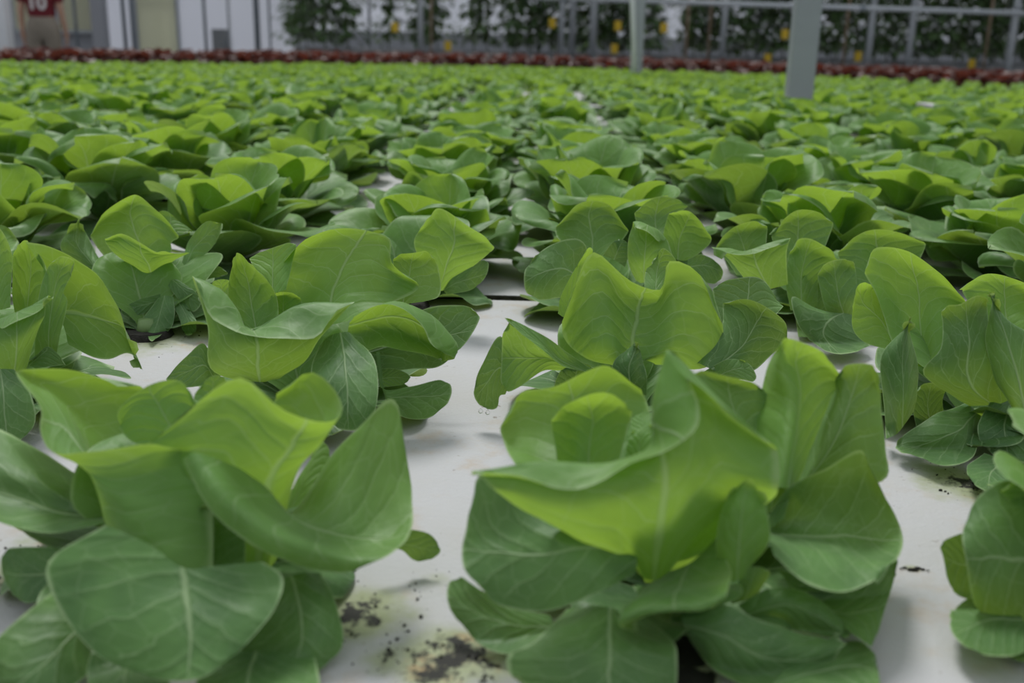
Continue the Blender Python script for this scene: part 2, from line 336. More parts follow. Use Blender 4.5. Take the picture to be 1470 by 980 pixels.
# ------------------------------------------------------------------ the closest lettuces, leaf by leaf
# Each leaf: age, depth offset of each row towards the camera (m), depth offset of each column, rows of points from the stalk to the margin
def catmull(P, n):
    """P: (k,...) -> densified along axis 0, n steps per span"""
    Q = np.concatenate([[2*P[0]-P[1]], P, [2*P[-1]-P[-2]]]); out = []
    k = len(P)
    for i in range(k-1):
        p0, p1, p2, p3 = Q[i], Q[i+1], Q[i+2], Q[i+3]
        for j in range(n):
            t = j/n; out.append(0.5*(2*p1+(p2-p0)*t+(2*p0-5*p1+4*p2-p3)*t*t+(3*p1-p0-3*p2+p3)*t**3))
    out.append(P[-1]); return np.array(out)
def patch_leaf(spec, o, s, D0, rng, zc=0.004):
    age, drow, dcol, txt = spec
    rows = [[tuple(float(v) for v in p.split(',')) for p in r.split()] for r in txt.split(';')]
    nr, nc = len(rows), len(rows[0])
    drow = np.interp(np.linspace(0, 1, nr), np.linspace(0, 1, len(drow)), drow); dcol = np.interp(np.linspace(0, 1, nc), np.linspace(0, 1, len(dcol)), dcol)
    P = np.zeros((nr, nc, 3))
    for i, r in enumerate(rows):
        assert len(r) == nc, (txt, i)
        for j, (x, y) in enumerate(r): P[i, j] = at_depth(o[0]+x/s, o[1]+y/s, D0-drow[i]-dcol[j])
    nsu, nsv = max(4, 22//(nr-1)), max(3, 22//(nc-1))
    G = catmull(P, nsu); G = np.swapaxes(catmull(np.swapaxes(G, 0, 1), nsv), 0, 1)
    nu, nv = G.shape[:2]
    # round off the two corners at the tip: look the dense grid up at warped coordinates
    uu, vv = np.meshgrid(np.linspace(0, 1, nu), np.linspace(-1, 1, nv), indexing='ij')
    tt = np.clip((uu-0.80)/0.20, 0, 1); vw = vv*(1-0.17*(1-np.sqrt(1-tt**2))); ee = np.clip((np.abs(vv)-0.6)/0.4, 0, 1); uw = uu-0.10*uu**6*ee**2
    fu, fv = uw*(nu-1), (vw*0.5+0.5)*(nv-1); iu, iv = np.minimum(fu.astype(int), nu-2), np.minimum(fv.astype(int), nv-2); fu, fv = (fu-iu)[..., None], (fv-iv)[..., None]
    G = (G[iu, iv]*(1-fu)+G[iu+1, iv]*fu)*(1-fv)+(G[iu, iv+1]*(1-fu)+G[iu+1, iv+1]*fu)*fv
    du = np.gradient(G, axis=0); dv = np.gradient(G, axis=1); N = np.cross(du, dv); N /= np.linalg.norm(N, axis=2, keepdims=True)+1e-9
    sd = rng.uniform(0, 50); amp = 0.0017*D0/0.5
    for i in range(nu):
        for j in range(nv):
            p = Vector(G[i, j]*21) + Vector((sd, sd*0.7, -sd)); G[i, j] += N[i, j]*amp*(1.9*mnoise.noise(p)+0.55*mnoise.noise(p*2.7))
    if P[-1, :, 2].mean() > P[0, :, 2].mean()+0.03 and drow[-1]-drow[-2] < 0.009:      # upright leaves: the margin rolls over
        t_ = np.clip((np.linspace(0, 1, nu)-0.84)/0.16, 0, 1)[:, None]; wv = 1+0.6*np.sin(np.linspace(0, 7, nv)+sd)[None, :]
        dr = CPOS-G; dr /= np.linalg.norm(dr, axis=2, keepdims=True); G = G + dr*(t_**2*wv*0.008*D0/0.6)[..., None]
    V = G.reshape(-1, 3)
    low = V[:, 2] < zc                                     # a leaf that reaches the foam lies on it
    if low.any():
        q = V[low]-CPOS; zt = zc + np.minimum(0.006, 0.12*(zc-V[low][:, 2])); V[low] = CPOS + q*((CAM_H-zt)/(-q[:, 2]))[:, None]
    uu, vv = np.meshgrid(np.linspace(0, 1, nu), np.linspace(0, 1, nv), indexing='ij')
    return V, np.stack([uu.ravel(), vv.ravel()], -1), nu, nv, age

HEROES = {}
ZA = dict(o=(0, 480), s=1.96); ZB = dict(o=(600, 480), s=1.96); ZC = dict(o=(0, 250), s=2.0417); ZD = dict(o=(660, 230), s=1.8148)
ZG = dict(o=(0, 240), s=3.675); ZH = dict(o=(680, 220), s=3.675); ZJ = dict(o=(0, 0), s=1.0)
BACK = ((60, 14, 0.10, 0.09, 0.1), (100, 22, 0.105, 0.10, 0.2), (140, 12, 0.10, 0.09, 0.1), (85, 45, 0.10, 0.10, 0.5), (20, 8, 0.085, 0.08, 0.05), (160, 8, 0.085, 0.08, 0.05), (120, 60, 0.085, 0.08, 0.8))
SEAL = ((-60, 18, 0.06, 0.06, 0.05), (-120, 18, 0.06, 0.06, 0.05), (-90, 40, 0.055, 0.05, 0.3))
HEROES['A'] = dict(ZA, D=0.51, base=(250, 858), label='lettuce with a broad rounded leaf drooping over the stained foam, beside a sail-like leaf', fill=BACK+SEAL, leaves=[
 (0.10, (.064, .07, .08, .088, .092), (0, .004, .006, .004, 0), '300,538 420,590 515,655 600,650 740,635; 140,640 320,670 520,720 680,720 795,680; 170,770 340,800 535,820 660,800 770,775; 265,890 390,920 530,920 620,900 695,868; 370,955 450,972 530,972 590,955 640,922'),
 (0.55, (.0, .01, .01, .0, .0), (-.012, .0, .02, .034, .055, .055), '850,485 820,500 800,500 720,405 560,340 525,350; 930,350 890,430 860,512 800,520 650,470 600,500; 1020,250 980,380 950,520 900,570 800,580 740,605; 1105,180 1090,340 1060,525 1020,590 960,625 920,665; 1145,300 1165,420 1160,510 1140,580 1090,630 1040,668'),
 (0.92, (.0, .01, .012, .01), (.018, .026, .03, .028, .02, .0, -.02, -.03), '520,720 570,720 620,720 680,710 740,680 790,620 790,560 770,500; 470,430 540,430 620,430 700,430 800,430 840,380 800,320 770,290; 420,340 530,290 640,250 760,300 870,330 900,290 830,220 760,220; 400,295 540,195 680,120 790,210 930,248 952,180 860,85 770,155'),
 (0.7, (.02, .01, .0, .0), (-.05, -.055, -.05, -.04, -.02, .0, .02, .035, .04, .035), '470,620 440,620 400,620 360,600 330,580 310,560 320,570 390,640 480,690 600,705; 420,330 360,330 300,330 270,340 260,350 260,380 270,420 340,470 450,480 600,480; 420,220 330,210 240,200 170,180 190,240 190,300 220,360 310,400 440,390 600,385; 430,128 300,105 170,95 40,112 112,205 112,270 150,325 300,325 440,296 580,292'),
 (0.95, (-.01, -.015, -.02, -.02), (0,), '450,330 480,330 510,330 540,320 570,300; 370,300 420,260 470,240 520,240 560,250; 340,265 380,205 440,185 500,185 558,220; 352,295 333,215 420,143 510,130 562,195'),
 (0.10, (.0, .0, .0, .0), (-.03, .0, .006, .02, .03), '380,480 370,500 370,520 360,530 350,530; 310,450 290,480 270,505 250,520 240,540; 200,375 190,440 170,490 150,520 140,557; 60,300 60,390 50,460 40,510 30,530; -60,250 -80,350 -90,420 -80,480 -60,500; -140,260 -160,330 -165,390 -150,440 -130,470'),
 (0.0, (.02, .02, .02, .02), (0, .01), '230,600 220,640 200,690 190,720; 120,597 110,650 110,700 120,750; 40,598 30,650 40,700 70,755; 8,605 3,640 8,680 30,730'),
 (0.08, (.04, .06, .075, .085, .085), (0, .006, .006, 0), '200,700 260,740 300,800 320,850; 130,740 190,810 230,860 270,900; 50,800 110,890 170,930 240,960; -20,870 20,960 90,1000 180,1010; -50,950 -20,1000 40,1040 110,1050'),
 (0.02, (.05, .07, .08, .085), (0,), '330,800 400,820 470,830; 270,870 360,920 470,930; 245,960 350,1010 480,1000; 270,1040 360,1070 470,1050'),
 (0.10, (.03, .045, .055, .06), (0, .008, .008, 0), '740,700 790,690 850,670 900,670; 700,790 800,780 880,750 940,740; 670,890 790,890 890,850 965,850; 660,945 760,968 850,972 942,930'),
 (0.03, (.06, .07, .075), (0,), '600,880 720,890 880,880; 560,960 700,965 900,980; 540,1030 700,1050 880,1050'),
 (0.15, (-.01, -.015, -.02, -.02), (0,), '1060,560 1060,590 1060,610; 1140,547 1130,590 1125,605; 1205,558 1190,600 1160,632; 1240,592 1235,617 1195,643'),
 (0.3, (.034, .036, .038), (0,), '520,690 590,700 690,700; 535,580 600,590 690,600; 550,470 610,490 690,540'),
 (0.8, (.012, .022, .024, .02), (0, -.006, 0), '560,640 640,640 740,620; 470,430 600,420 750,430; 460,330 580,300 700,340; 500,265 590,215 680,270'),
 (0.8, (-.01, -.02, -.03), (0,), '800,490 820,490 850,480; 840,400 870,380 900,400; 885,330 905,300 940,340'),
 (0.5, (-.04, -.05, -.05), (0,), '560,250 610,250 660,240; 548,180 600,170 650,170; 562,143 600,116 645,122'),
])
HEROES['B'] = dict(ZB, D=0.51, base=(965, 862), seed=8, label='tall open lettuce with a wide rolled front leaf and an S-curled lower leaf', fill=BACK+SEAL, leaves=[
 (0.9, (.02, .04, .05, .045, .058), (.02, .025, .025, .02, .02, .02, .015, .01, .005, .0), '560,640 590,650 610,660 630,680 650,690 680,690 710,670 740,640 800,600 860,560; 300,500 400,550 500,555 570,545 640,560 720,520 790,490 840,480 900,470 990,460; 200,420 340,450 470,440 590,420 660,400 740,360 790,330 830,330 900,380 1012,420; 150,385 320,355 480,360 570,355 655,310 655,200 680,90 718,48 870,215 1012,325; 165,402 330,442 470,430 600,365 700,325 782,268 790,200 755,118 882,232 1008,335'),
 (0.75, (.04, .05, .055, .05), (0, .006, .006, 0), '850,690 880,690 910,680 930,660; 840,590 880,580 930,580 985,590; 850,500 890,480 940,490 990,510; 880,430 915,410 945,410 980,450'),
 (0.12, (.05, .075, .085, .09), (0, .004, .006, .006, 0), '420,770 470,770 540,775 590,800 640,805; 330,850 440,860 540,870 620,870 720,860; 250,905 400,960 540,970 640,960 728,940; 270,1010 410,1060 540,1080 640,1070 715,1040'),
 (0.5, (.035, .055, .078, .09, .066), (0,), '650,700 700,665 760,640 800,610 840,570; 625,725 680,700 740,690 810,672 872,640; 584,752 640,726 720,722 810,714 880,682; 566,812 618,790 720,778 800,772 866,738; 596,850 640,806 720,790 790,780 850,750'),
 (0.10, (.03, .045, .045, .04, .04), (0, .008, .014, .02, .022), '560,540 580,580 600,610 608,640 600,672; 420,540 440,565 470,600 500,660 520,720; 300,470 320,550 340,620 360,700 370,778; 200,380 200,550 205,610 220,690 240,767; 135,430 138,530 124,600 132,660 165,715'),
 (0.10, (.03, .035, .035, .03), (0, .01), '370,790 380,810 370,830 360,850; 250,760 280,800 280,840 270,897; 150,700 170,770 180,810 190,880; 105,665 84,710 88,760 125,825'),
 (0.8, (-.0, -.02, -.035, -.04), (.01, .0, 0, 0, -.004, -.01), '330,420 380,420 430,420 480,420 560,400 620,380; 265,350 340,340 420,330 490,310 570,290 650,280; 240,290 320,250 400,230 480,210 560,190 652,210; 226,235 285,162 380,148 470,105 540,88 632,132'),
 (0.95, (.01, .005, .0, .0), (0, -.01, -.005, .01), '400,420 450,420 510,410 550,390; 390,340 450,330 510,330 560,350; 375,270 450,250 530,240 590,270; 368,228 430,190 520,162 620,195'),
 (1.0, (-.0, -.005, -.008), (0,), '580,370 620,360 660,340; 590,300 625,285 660,285; 600,275 630,258 660,250'),
 (0.9, (-.015, -.02, -.022), (0,), '605,280 640,270 665,260; 600,240 630,235 662,230; 625,222 645,218 660,222'),
 (0.95, (.0, -.015, -.025, -.03, -.03), (-.012, .012, .0, -.008, -.014), '1000,430 1015,430 1030,430 1045,425 1060,420; 945,260 1040,270 1060,280 1085,300 1120,290; 960,190 1046,185 1075,170 1120,190 1172,168; 982,95 1018,85 1060,80 1130,100 1203,138; 1018,10 1042,10 1080,22 1140,50 1190,105'),
 (0.35, (-.03, -.035, -.04, -.045, -.045), (0, .008, .006, 0), '1040,450 1060,440 1090,430 1130,430; 1070,380 1120,350 1180,350 1300,412; 1120,270 1170,240 1230,240 1314,330; 1165,170 1200,150 1260,150 1307,200; 1180,98 1220,83 1270,83 1305,98'),
 (0.25, (.01, .012, .01, .005, .005), (-.012, -.022, -.016, .03, .05), '995,500 988,530 986,560 988,585 1000,620; 1050,425 1060,500 1070,560 1080,620 1090,700; 1150,370 1160,470 1170,560 1170,640 1185,728; 1245,320 1260,450 1260,570 1250,650 1270,708; 1290,400 1340,500 1365,580 1350,635 1310,690'),
 (0.08, (.02, .015, .01, .01), (0,), '1010,660 1030,680 1050,720 1070,740; 1180,690 1150,760 1170,790 1200,830; 1335,630 1290,740 1270,800 1262,870; 1350,650 1335,710 1305,800 1282,886'),
 (0.08, (.05, .06, .06, .055, .05), (0, .006, .006, 0), '745,785 745,800 760,830 780,870; 860,758 860,820 850,870 840,940; 960,805 960,870 950,930 940,985; 1090,845 1080,890 1070,940 1050,990; 1215,846 1205,870 1180,905 1140,945'),
 (0.12, (.035, .04, .04, .035), (0, .005, 0), '900,760 930,790 960,810; 1000,710 1030,760 1050,830; 1110,740 1120,790 1120,840; 1215,838 1212,845 1200,852'),
 (0.12, (.02, .025, .025, .02), (0,), '1040,930 1000,980 970,1020; 1215,860 1190,930 1160,1000; 1270,885 1270,940 1260,1010; 1290,930 1297,980 1300,1030'),
 (0.5, (-.005, -.01, -.01), (0,), '930,560 980,550 1030,520; 950,440 1000,440 1050,430; 975,385 1010,380 1050,385'),
 (0.8, (.03, .048, .054, .05), (0, -.004, -.012), '640,700 700,700 790,670; 600,560 720,540 870,520; 600,430 740,400 900,410; 640,355 760,330 880,345'),
 (0.2, (.035, .04, .042), (0,), '880,760 920,750 960,730; 900,700 940,690 990,680; 920,660 950,655 985,660'),
 (0.4, (-.02, -.03, -.035), (0,), '880,340 950,350 1020,400; 800,180 880,190 985,240; 755,90 870,118 990,150'),
])
HEROES['C'] = dict(ZC, D=0.745, base=(440, 600), seed=21, label='lettuce with a wavy rolled front leaf and a tall pale fan leaf', fill=BACK+SEAL, leaves=[
 (0.85, (-.0, -.015, -.02, -.025), (0, -.01, -.01, -.005, 0, .005), '900,450 920,450 950,440 980,440 1010,430 1040,420; 830,380 880,370 950,350 1010,350 1060,365 1120,382; 820,300 880,270 970,240 1060,250 1120,300 1205,352; 835,230 890,190 1000,156 1138,182 1148,262 1252,304'),
 (0.6, (-.02, -.03, -.035), (0,), '1120,380 1180,380 1240,370; 1150,290 1200,290 1292,345; 1150,235 1210,230 1274,218'),
 (0.65, (.01, .005, .0, .0), (0, -.008, -.005, .008), '690,450 730,450 770,450 800,445; 670,390 710,380 760,390 814,410; 672,310 700,300 745,310 797,335; 684,236 695,230 712,238 742,266'),
 (0.9, (-.01, -.02, -.025), (0,), '760,350 800,350 840,340; 740,270 800,270 860,250; 726,240 800,216 876,190'),
 (0.45, (.02, .04, .05, .05, .068), (-.004, .0, .004, .006, .004, .0, -.006), '700,610 720,610 740,610 760,610 780,610 800,605 820,600; 615,570 660,565 710,562 755,560 810,560 860,550 900,530; 603,450 650,480 700,490 755,495 820,495 890,490 945,475; 562,306 640,340 700,395 740,446 830,400 920,374 1034,374; 564,332 600,405 680,452 760,478 860,490 950,470 1040,392'),
 (0.65, (.01, .015, .015, .01, .01, .012), (.015, .0, .0, .01, .028), '1010,500 1010,480 1020,450 1040,430 1045,425; 1060,510 1080,470 1090,430 1090,398 1110,388; 1120,497 1150,460 1170,420 1155,370 1165,385; 1200,512 1220,490 1240,450 1262,412 1232,442; 1270,532 1285,520 1305,490 1330,497 1258,492; 1295,552 1300,548 1310,545 1326,538 1290,545'),
 (0.08, (.045, .06, .075, .085, .085), (0, .005, .005, 0), '930,500 970,470 1020,460 1050,480; 912,545 980,540 1040,540 1092,540; 912,610 980,610 1050,620 1108,610; 930,690 990,690 1050,700 1102,680; 960,740 1000,750 1040,750 1080,730'),
 (0.05, (-.0, -.01, -.01, -.01), (0, .01), '1060,470 1050,530 1060,592; 1230,400 1220,480 1200,572; 1320,383 1310,470 1280,567; 1418,390 1390,455 1335,532'),
 (0.12, (.03, .03, .03, .03, .03), (0,), '1103,520 1108,520 1114,520; 1120,625 1126,640 1130,655; 1200,622 1195,650 1175,708; 1270,605 1265,650 1240,718; 1314,597 1324,640 1300,698'),
 (0.02, (-.01, -.01, -.01), (0,), '1030,610 1080,610 1130,590; 1040,550 1090,545 1140,545; 1050,505 1100,500 1160,490'),
 (0.12, (.01, .01, .01), (0,), '1110,570 1110,600 1115,625; 1160,570 1160,595 1160,620; 1207,590 1200,600 1190,615'),
 (0.05, (.02, .03, .03, .03), (0,), '650,600 640,610 640,625; 600,497 600,560 600,620; 545,535 545,580 540,625; 485,595 490,605 500,615'),
 (0.7, (-.005, -.01, -.01), (0,), '770,490 820,490 900,470; 780,400 830,400 890,400; 790,350 830,345 880,350'),
 (0.8, (-.01, -.02, -.02), (0,), '640,400 660,400 680,390; 620,350 650,345 680,340; 613,318 645,308 680,310'),
])
HEROES['D'] = dict(ZC, D=0.73, base=(-10, 590), seed=31, label='lettuce with an arching translucent leaf bowing over the foam', fill=BACK+SEAL, leaves=[
 (0.75, (.01, .0, .0, .0), (0, -.012, .006), '60,470 80,470 110,460; 40,380 80,380 140,380; 38,280 90,280 160,345; 42,193 90,203 147,288'),
 (0.6, (.02, .03, .035, .03, .045), (0, .004, 0), '0,620 40,600 70,580; -20,520 50,510 110,450; -20,470 50,440 135,395; -20,432 50,404 150,352; -20,462 50,430 158,365'),
 (0.7, (-.01, -.02, -.02), (0,), '-60,400 -10,400 30,390; -50,250 0,260 35,300; -40,170 0,160 42,230'),
 (0.6, (-.0, -.005, -.01, -.01, -.005, .0), (.008, -.006, -.01, -.005, .01), '75,198 140,300 170,400 195,470 205,500; 150,213 215,320 240,410 250,485 260,530; 255,275 290,360 310,430 320,478 320,545; 332,360 350,420 365,450 372,485 370,532; 374,440 385,480 390,510 395,530 385,545; 396,530 408,550 414,570 412,580 396,562'),
 (0.5, (.012, .015, .015, .015), (0,), '100,560 140,560 160,555; 110,400 150,410 196,385; 130,300 170,300 186,340; 160,238 200,243 228,260'),
 (0.05, (.04, .055, .06, .06), (0,), '-40,580 0,570 40,570; -60,640 10,640 80,620; -60,720 20,740 110,700; -40,780 20,790 90,770'),
 (0.2, (.02, .02, .02), (0,), '60,560 80,560 100,570; 90,545 130,520 170,560; 100,545 140,505 200,560'),
])
HEROES['E'] = dict(ZD, D=0.75, base=(905, 612), seed=41, label='lettuce with a notched upright fan leaf and water drops on its folded side leaf', fill=BACK+SEAL, leaves=[
 (0.7, (.02, .02, .015, .015), (.0, .01, .012, .0, .0, .008, .004, -.012), '400,530 410,530 420,525 435,520 450,520 470,525 490,530 510,540; 330,512 360,480 390,440 430,450 480,470 530,480 580,500 625,542; 280,478 320,400 370,340 430,380 500,400 560,370 630,400 690,500; 250,420 298,322 348,238 440,312 528,337 545,262 640,300 692,425'),
 (0.5, (-.02, -.03, -.03), (0,), '480,340 510,340 540,335; 485,290 515,280 548,290; 503,262 532,230 585,285'),
 (0.9, (-.005, -.01, -.01), (0,), '255,400 275,410 300,400; 265,350 290,350 310,340; 318,248 338,227 354,240'),
 (0.7, (.02, .028, .03, .03), (.01, 0, 0, 0), '340,545 310,545 280,545 260,548; 250,485 240,510 230,525 215,550; 170,430 165,490 160,540 155,590; 112,406 110,480 107,550 104,615'),
 (0.4, (.03, .042, .045, .045), (0, .006), '345,545 330,550 320,545; 250,480 240,505 265,527; 170,430 175,455 205,492; 113,404 122,416 138,432'),
 (0.15, (.02, .022, .022, .02), (0,), '150,540 130,580 120,610; 105,458 105,540 105,615; 60,530 70,580 95,646; 34,592 40,622 62,652'),
 (0.15, (-.02, -.03, -.035), (0,), '640,440 690,440 740,440 790,440; 660,370 720,365 780,370 835,390; 655,322 720,306 790,308 840,382'),
 (0.10, (.01, .0, -.005, -.005), (0, .006, .006, 0), '620,530 640,540 670,550 700,550; 680,440 720,470 750,500 770,550; 685,385 750,400 800,440 835,492; 682,366 760,364 838,410 868,465'),
 (0.4, (.015, .02, .02), (0, .005), '620,560 660,570 700,585; 690,520 710,545 730,570; 742,518 765,540 782,580'),
 (0.05, (.03, .04, .04, .04), (0, .008, 0), '420,610 450,610 485,610; 402,540 440,540 487,560; 435,500 455,500 477,520; 459,476 461,474 464,480'),
 (0.02, (.01, .015, .02), (0,), '240,620 300,620 360,600; 250,570 300,570 350,560; 270,530 310,525 350,535'),
])
HEROES['F'] = dict(ZD, D=0.75, base=(1405, 618), seed=51, label='dark lettuce with a pale arched fan leaf and a narrow upright folded leaf', fill=BACK+SEAL, leaves=[
 (0.95, (-.0, -.012, -.02, -.02), (0, -.008, -.01, -.004, 0), '1170,540 1190,540 1210,540 1230,530 1250,520; 1120,470 1160,440 1200,430 1240,420 1290,430; 1080,340 1130,330 1190,330 1250,350 1312,382; 1030,262 1090,226 1170,238 1250,293 1325,357'),
 (0.9, (-.015, -.025, -.03, -.03), (0,), '1150,470 1130,480 1110,490; 1140,400 1100,420 1058,477; 1100,340 1050,370 1023,435; 1070,315 1040,323 1026,350'),
 (0.12, (.03, .04, .042, .042, .042), (0, .012, .012, 0), '1105,728 1140,712 1170,682 1182,655; 1100,620 1140,620 1170,620 1191,615; 1103,525 1140,530 1165,530 1190,530; 1133,465 1150,465 1165,465 1183,470; 1170,411 1174,408 1177,408 1179,414'),
 (0.15, (.03, .05, .055, .05, .05), (0, .006, .006, .004), '1330,630 1370,630 1400,630 1430,620; 1208,560 1290,575 1360,570 1420,560; 1252,490 1300,480 1350,470 1390,470; 1258,420 1300,420 1345,400 1380,400; 1242,369 1295,376 1340,356 1386,343'),
 (0.35, (.045, .06, .062, .062, .06), (0, .008, .004, 0), '1430,640 1460,690 1500,680 1530,660; 1390,540 1420,560 1470,540 1520,540; 1368,460 1400,450 1440,450 1480,460; 1378,380 1390,370 1410,390 1430,420; 1384,343 1386,341 1389,344 1393,355'),
 (0.9, (-.0, -.01, -.012), (0, -.01, -.006, 0), '1350,450 1400,450 1450,450 1500,450; 1320,380 1390,370 1450,380 1520,400; 1293,325 1380,295 1460,312 1530,350'),
 (0.06, (.03, .05, .055, .055), (0, .006, .006, 0), '1330,620 1350,640 1370,660 1390,680; 1250,655 1290,680 1320,720 1345,768; 1190,695 1215,720 1235,750 1265,792; 1120,735 1140,750 1160,768 1195,772'),
 (0.04, (.04, .055, .06), (0,), '1380,630 1430,640 1500,650; 1352,690 1420,700 1500,710; 1365,752 1430,782 1510,792'),
 (0.06, (.05, .06, .06), (0,), '1370,760 1420,780 1480,800; 1330,790 1390,810 1470,840; 1325,835 1380,865 1460,885'),
 (0.05, (.02, .025, .03), (0,), '1190,700 1230,690 1270,680; 1180,640 1220,640 1260,630; 1190,590 1230,580 1270,590'),
])
HEROES['G'] = dict(ZG, D=0.985, base=(212, 466), seed=61, label='lettuce with small leaves around its dark foot and a pale cup leaf', fill=BACK, leaves=[
 (0.85, (.0, -.015, -.02, -.022), (0, -.01, -.01, -.005, .008), '740,560 770,560 790,560 820,550 840,540; 560,470 640,420 740,400 830,420 900,450; 490,390 570,300 690,260 800,290 905,392; 470,350 550,230 710,144 838,240 992,362'),
 (0.6, (-.025, -.03, -.03), (0,), '850,320 900,340 960,360; 835,270 900,270 1005,330; 828,232 890,238 1016,352'),
 (0.7, (.015, .025, .03, .03), (0, .006, .006, 0, -.01), '740,570 770,570 800,570 840,560 870,550; 640,480 700,500 780,510 860,500 930,490; 560,405 640,405 740,440 840,470 985,458; 543,372 640,350 740,398 850,455 1015,445'),
 (0.15, (.01, .0, -.005, -.005), (0, .008, 0), '520,590 560,590 600,570; 400,520 470,490 530,500; 310,420 400,390 470,390; 393,282 415,264 432,292'),
 (0.35, (.0, -.01, -.012, -.012), (0,), '960,500 980,520 1000,520; 1000,380 1020,430 1030,502; 1080,290 1110,340 1105,442; 1160,290 1178,308 1152,382'),
 (0.1, (.01, .02, .025), (0,), '760,570 765,600 750,640; 660,590 670,640 690,672; 558,630 580,672 610,706'),
 (0.1, (.03, .04, .045), (0,), '840,670 845,700 830,740; 750,690 740,730 740,777; 648,740 638,765 660,790'),
 (0.1, (.035, .045, .05, .055), (0, .006, 0), '830,690 870,680 910,690; 765,760 840,770 922,770; 748,812 820,840 900,852; 780,892 798,917 822,905'),
 (0.2, (.02, .03, .035), (0,), '870,600 900,590 930,600; 930,680 970,650 1012,640; 1000,772 1042,742 1062,700'),
 (0.1, (.03, .04, .045), (0,), '900,720 940,720 980,740; 950,800 990,800 1032,800; 968,882 1000,888 1038,870'),
 (0.15, (.0, .0, .0, .0), (0,), '940,570 945,590 940,610; 1050,518 1050,560 1040,602; 1140,518 1150,550 1130,582; 1197,550 1197,560 1190,570'),
])
HEROES['H'] = dict(ZH, D=0.985, base=(880, 474), seed=71, label='lettuce with a round glossy leaf standing behind the notched fan leaf, by the dark seam', fill=BACK, leaves=[
 (0.45, (.015, .005, .0, .0), (0, -.006, -.006, 0), '560,560 600,560 640,560 680,540; 450,465 570,450 680,450 770,470; 430,405 540,350 680,340 810,420; 445,372 560,263 700,263 820,395'),
 (0.1, (.03, .045, .05, .045), (0, .006, .006, 0), '640,600 620,660 590,720 560,760; 560,456 500,560 470,660 450,760; 400,478 370,580 360,680 380,770; 290,568 270,640 273,720 310,772'),
 (0.75, (.02, .03, .032, .03, .042), (0, .004, .004, 0), '850,680 880,690 920,680 960,660; 813,580 870,580 940,560 1060,600; 810,470 870,470 950,470 1040,520; 833,380 880,383 950,408 1015,448; 842,398 870,412 940,450 1000,500'),
 (0.75, (.0, -.005, -.008, -.008), (0, -.006, 0), '1040,540 1080,560 1120,560; 1003,430 1090,440 1180,532; 1018,340 1120,370 1248,472; 1033,306 1140,310 1253,420'),
 (0.5, (-.02, -.03, -.03), (0,), '900,430 970,440 1040,420; 858,350 960,340 1085,320; 848,300 980,228 1155,262'),
 (0.15, (.015, .02, .02), (0,), '1130,560 1130,600 1150,650; 1200,533 1220,590 1220,682; 1285,570 1313,630 1292,692'),
 (0.1, (.015, .02, .02), (0,), '680,540 740,560 800,600; 720,480 770,490 817,540; 760,460 790,458 820,480'),
])
HEROES['I'] = dict(ZC, D=0.985, base=(585, 462), seed=81, label='green lettuce with one pale pointed leaf reaching over the dark raft seam', fill=BACK+((200, 30, 0.11, 0.10, 0.3), (250, 35, 0.10, 0.10, 0.4), (180, 55, 0.11, 0.10, 0.6), (70, 60, 0.11, 0.1, 0.7), (230, 10, 0.1, 0.09, 0.1)), leaves=[
 (0.8, (.0, .01, .015, .015), (0, .006, .006, 0), '1270,345 1280,345 1290,342 1300,338; 1240,270 1285,265 1330,275 1365,285; 1213,200 1290,185 1370,215 1425,236; 1240,140 1288,98 1385,160 1470,206'),
 (0.1, (.0, .01, .01), (0,), '1290,330 1300,340 1310,352; 1370,280 1362,312 1350,348; 1434,238 1428,290 1400,332'),
])
HEROES['J'] = dict(ZJ, D=0.51, base=(1680, 880), seed=91, label='lettuce with a broad smooth leaf leaning over clean foam, near a dark plant scrap', fill=BACK+SEAL+((200, 50, 0.12, 0.11, 0.7), (170, 60, 0.12, 0.11, 0.8), (265, 30, 0.12, 0.11, 0.2), (300, 42, 0.13, 0.12, 0.4), (340, 35, 0.12, 0.11, 0.3), (20, 50, 0.13, 0.12, 0.5), (240, 58, 0.12, 0.11, 0.7), (310, 66, 0.11, 0.1, 0.8), (60, 68, 0.12, 0.1, 0.85), (280, 10, 0.1, 0.09, 0.05), (0, 80, 0.09, 0.08, 0.95)), leaves=[
 (0.2, (.02, .02, .02, .02), (0, .012, 0), '1600,720 1600,800 1590,870; 1475,690 1480,800 1500,945; 1420,700 1420,800 1450,945; 1381,740 1384,800 1405,890'),
 (0.3, (.0, .0, .0), (0,), '1420,760 1420,810 1430,860; 1380,765 1385,810 1400,862; 1345,779 1354,800 1361,850'),
 (0.1, (.02, .02, .02), (0,), '1440,850 1470,890 1480,930; 1390,858 1420,890 1450,942; 1359,880 1367,910 1400,940'),
 (0.9, (.02, .025, .025), (0,), '1500,780 1540,780 1580,770; 1450,720 1500,720 1560,710; 1432,700 1490,680 1560,680'),
])
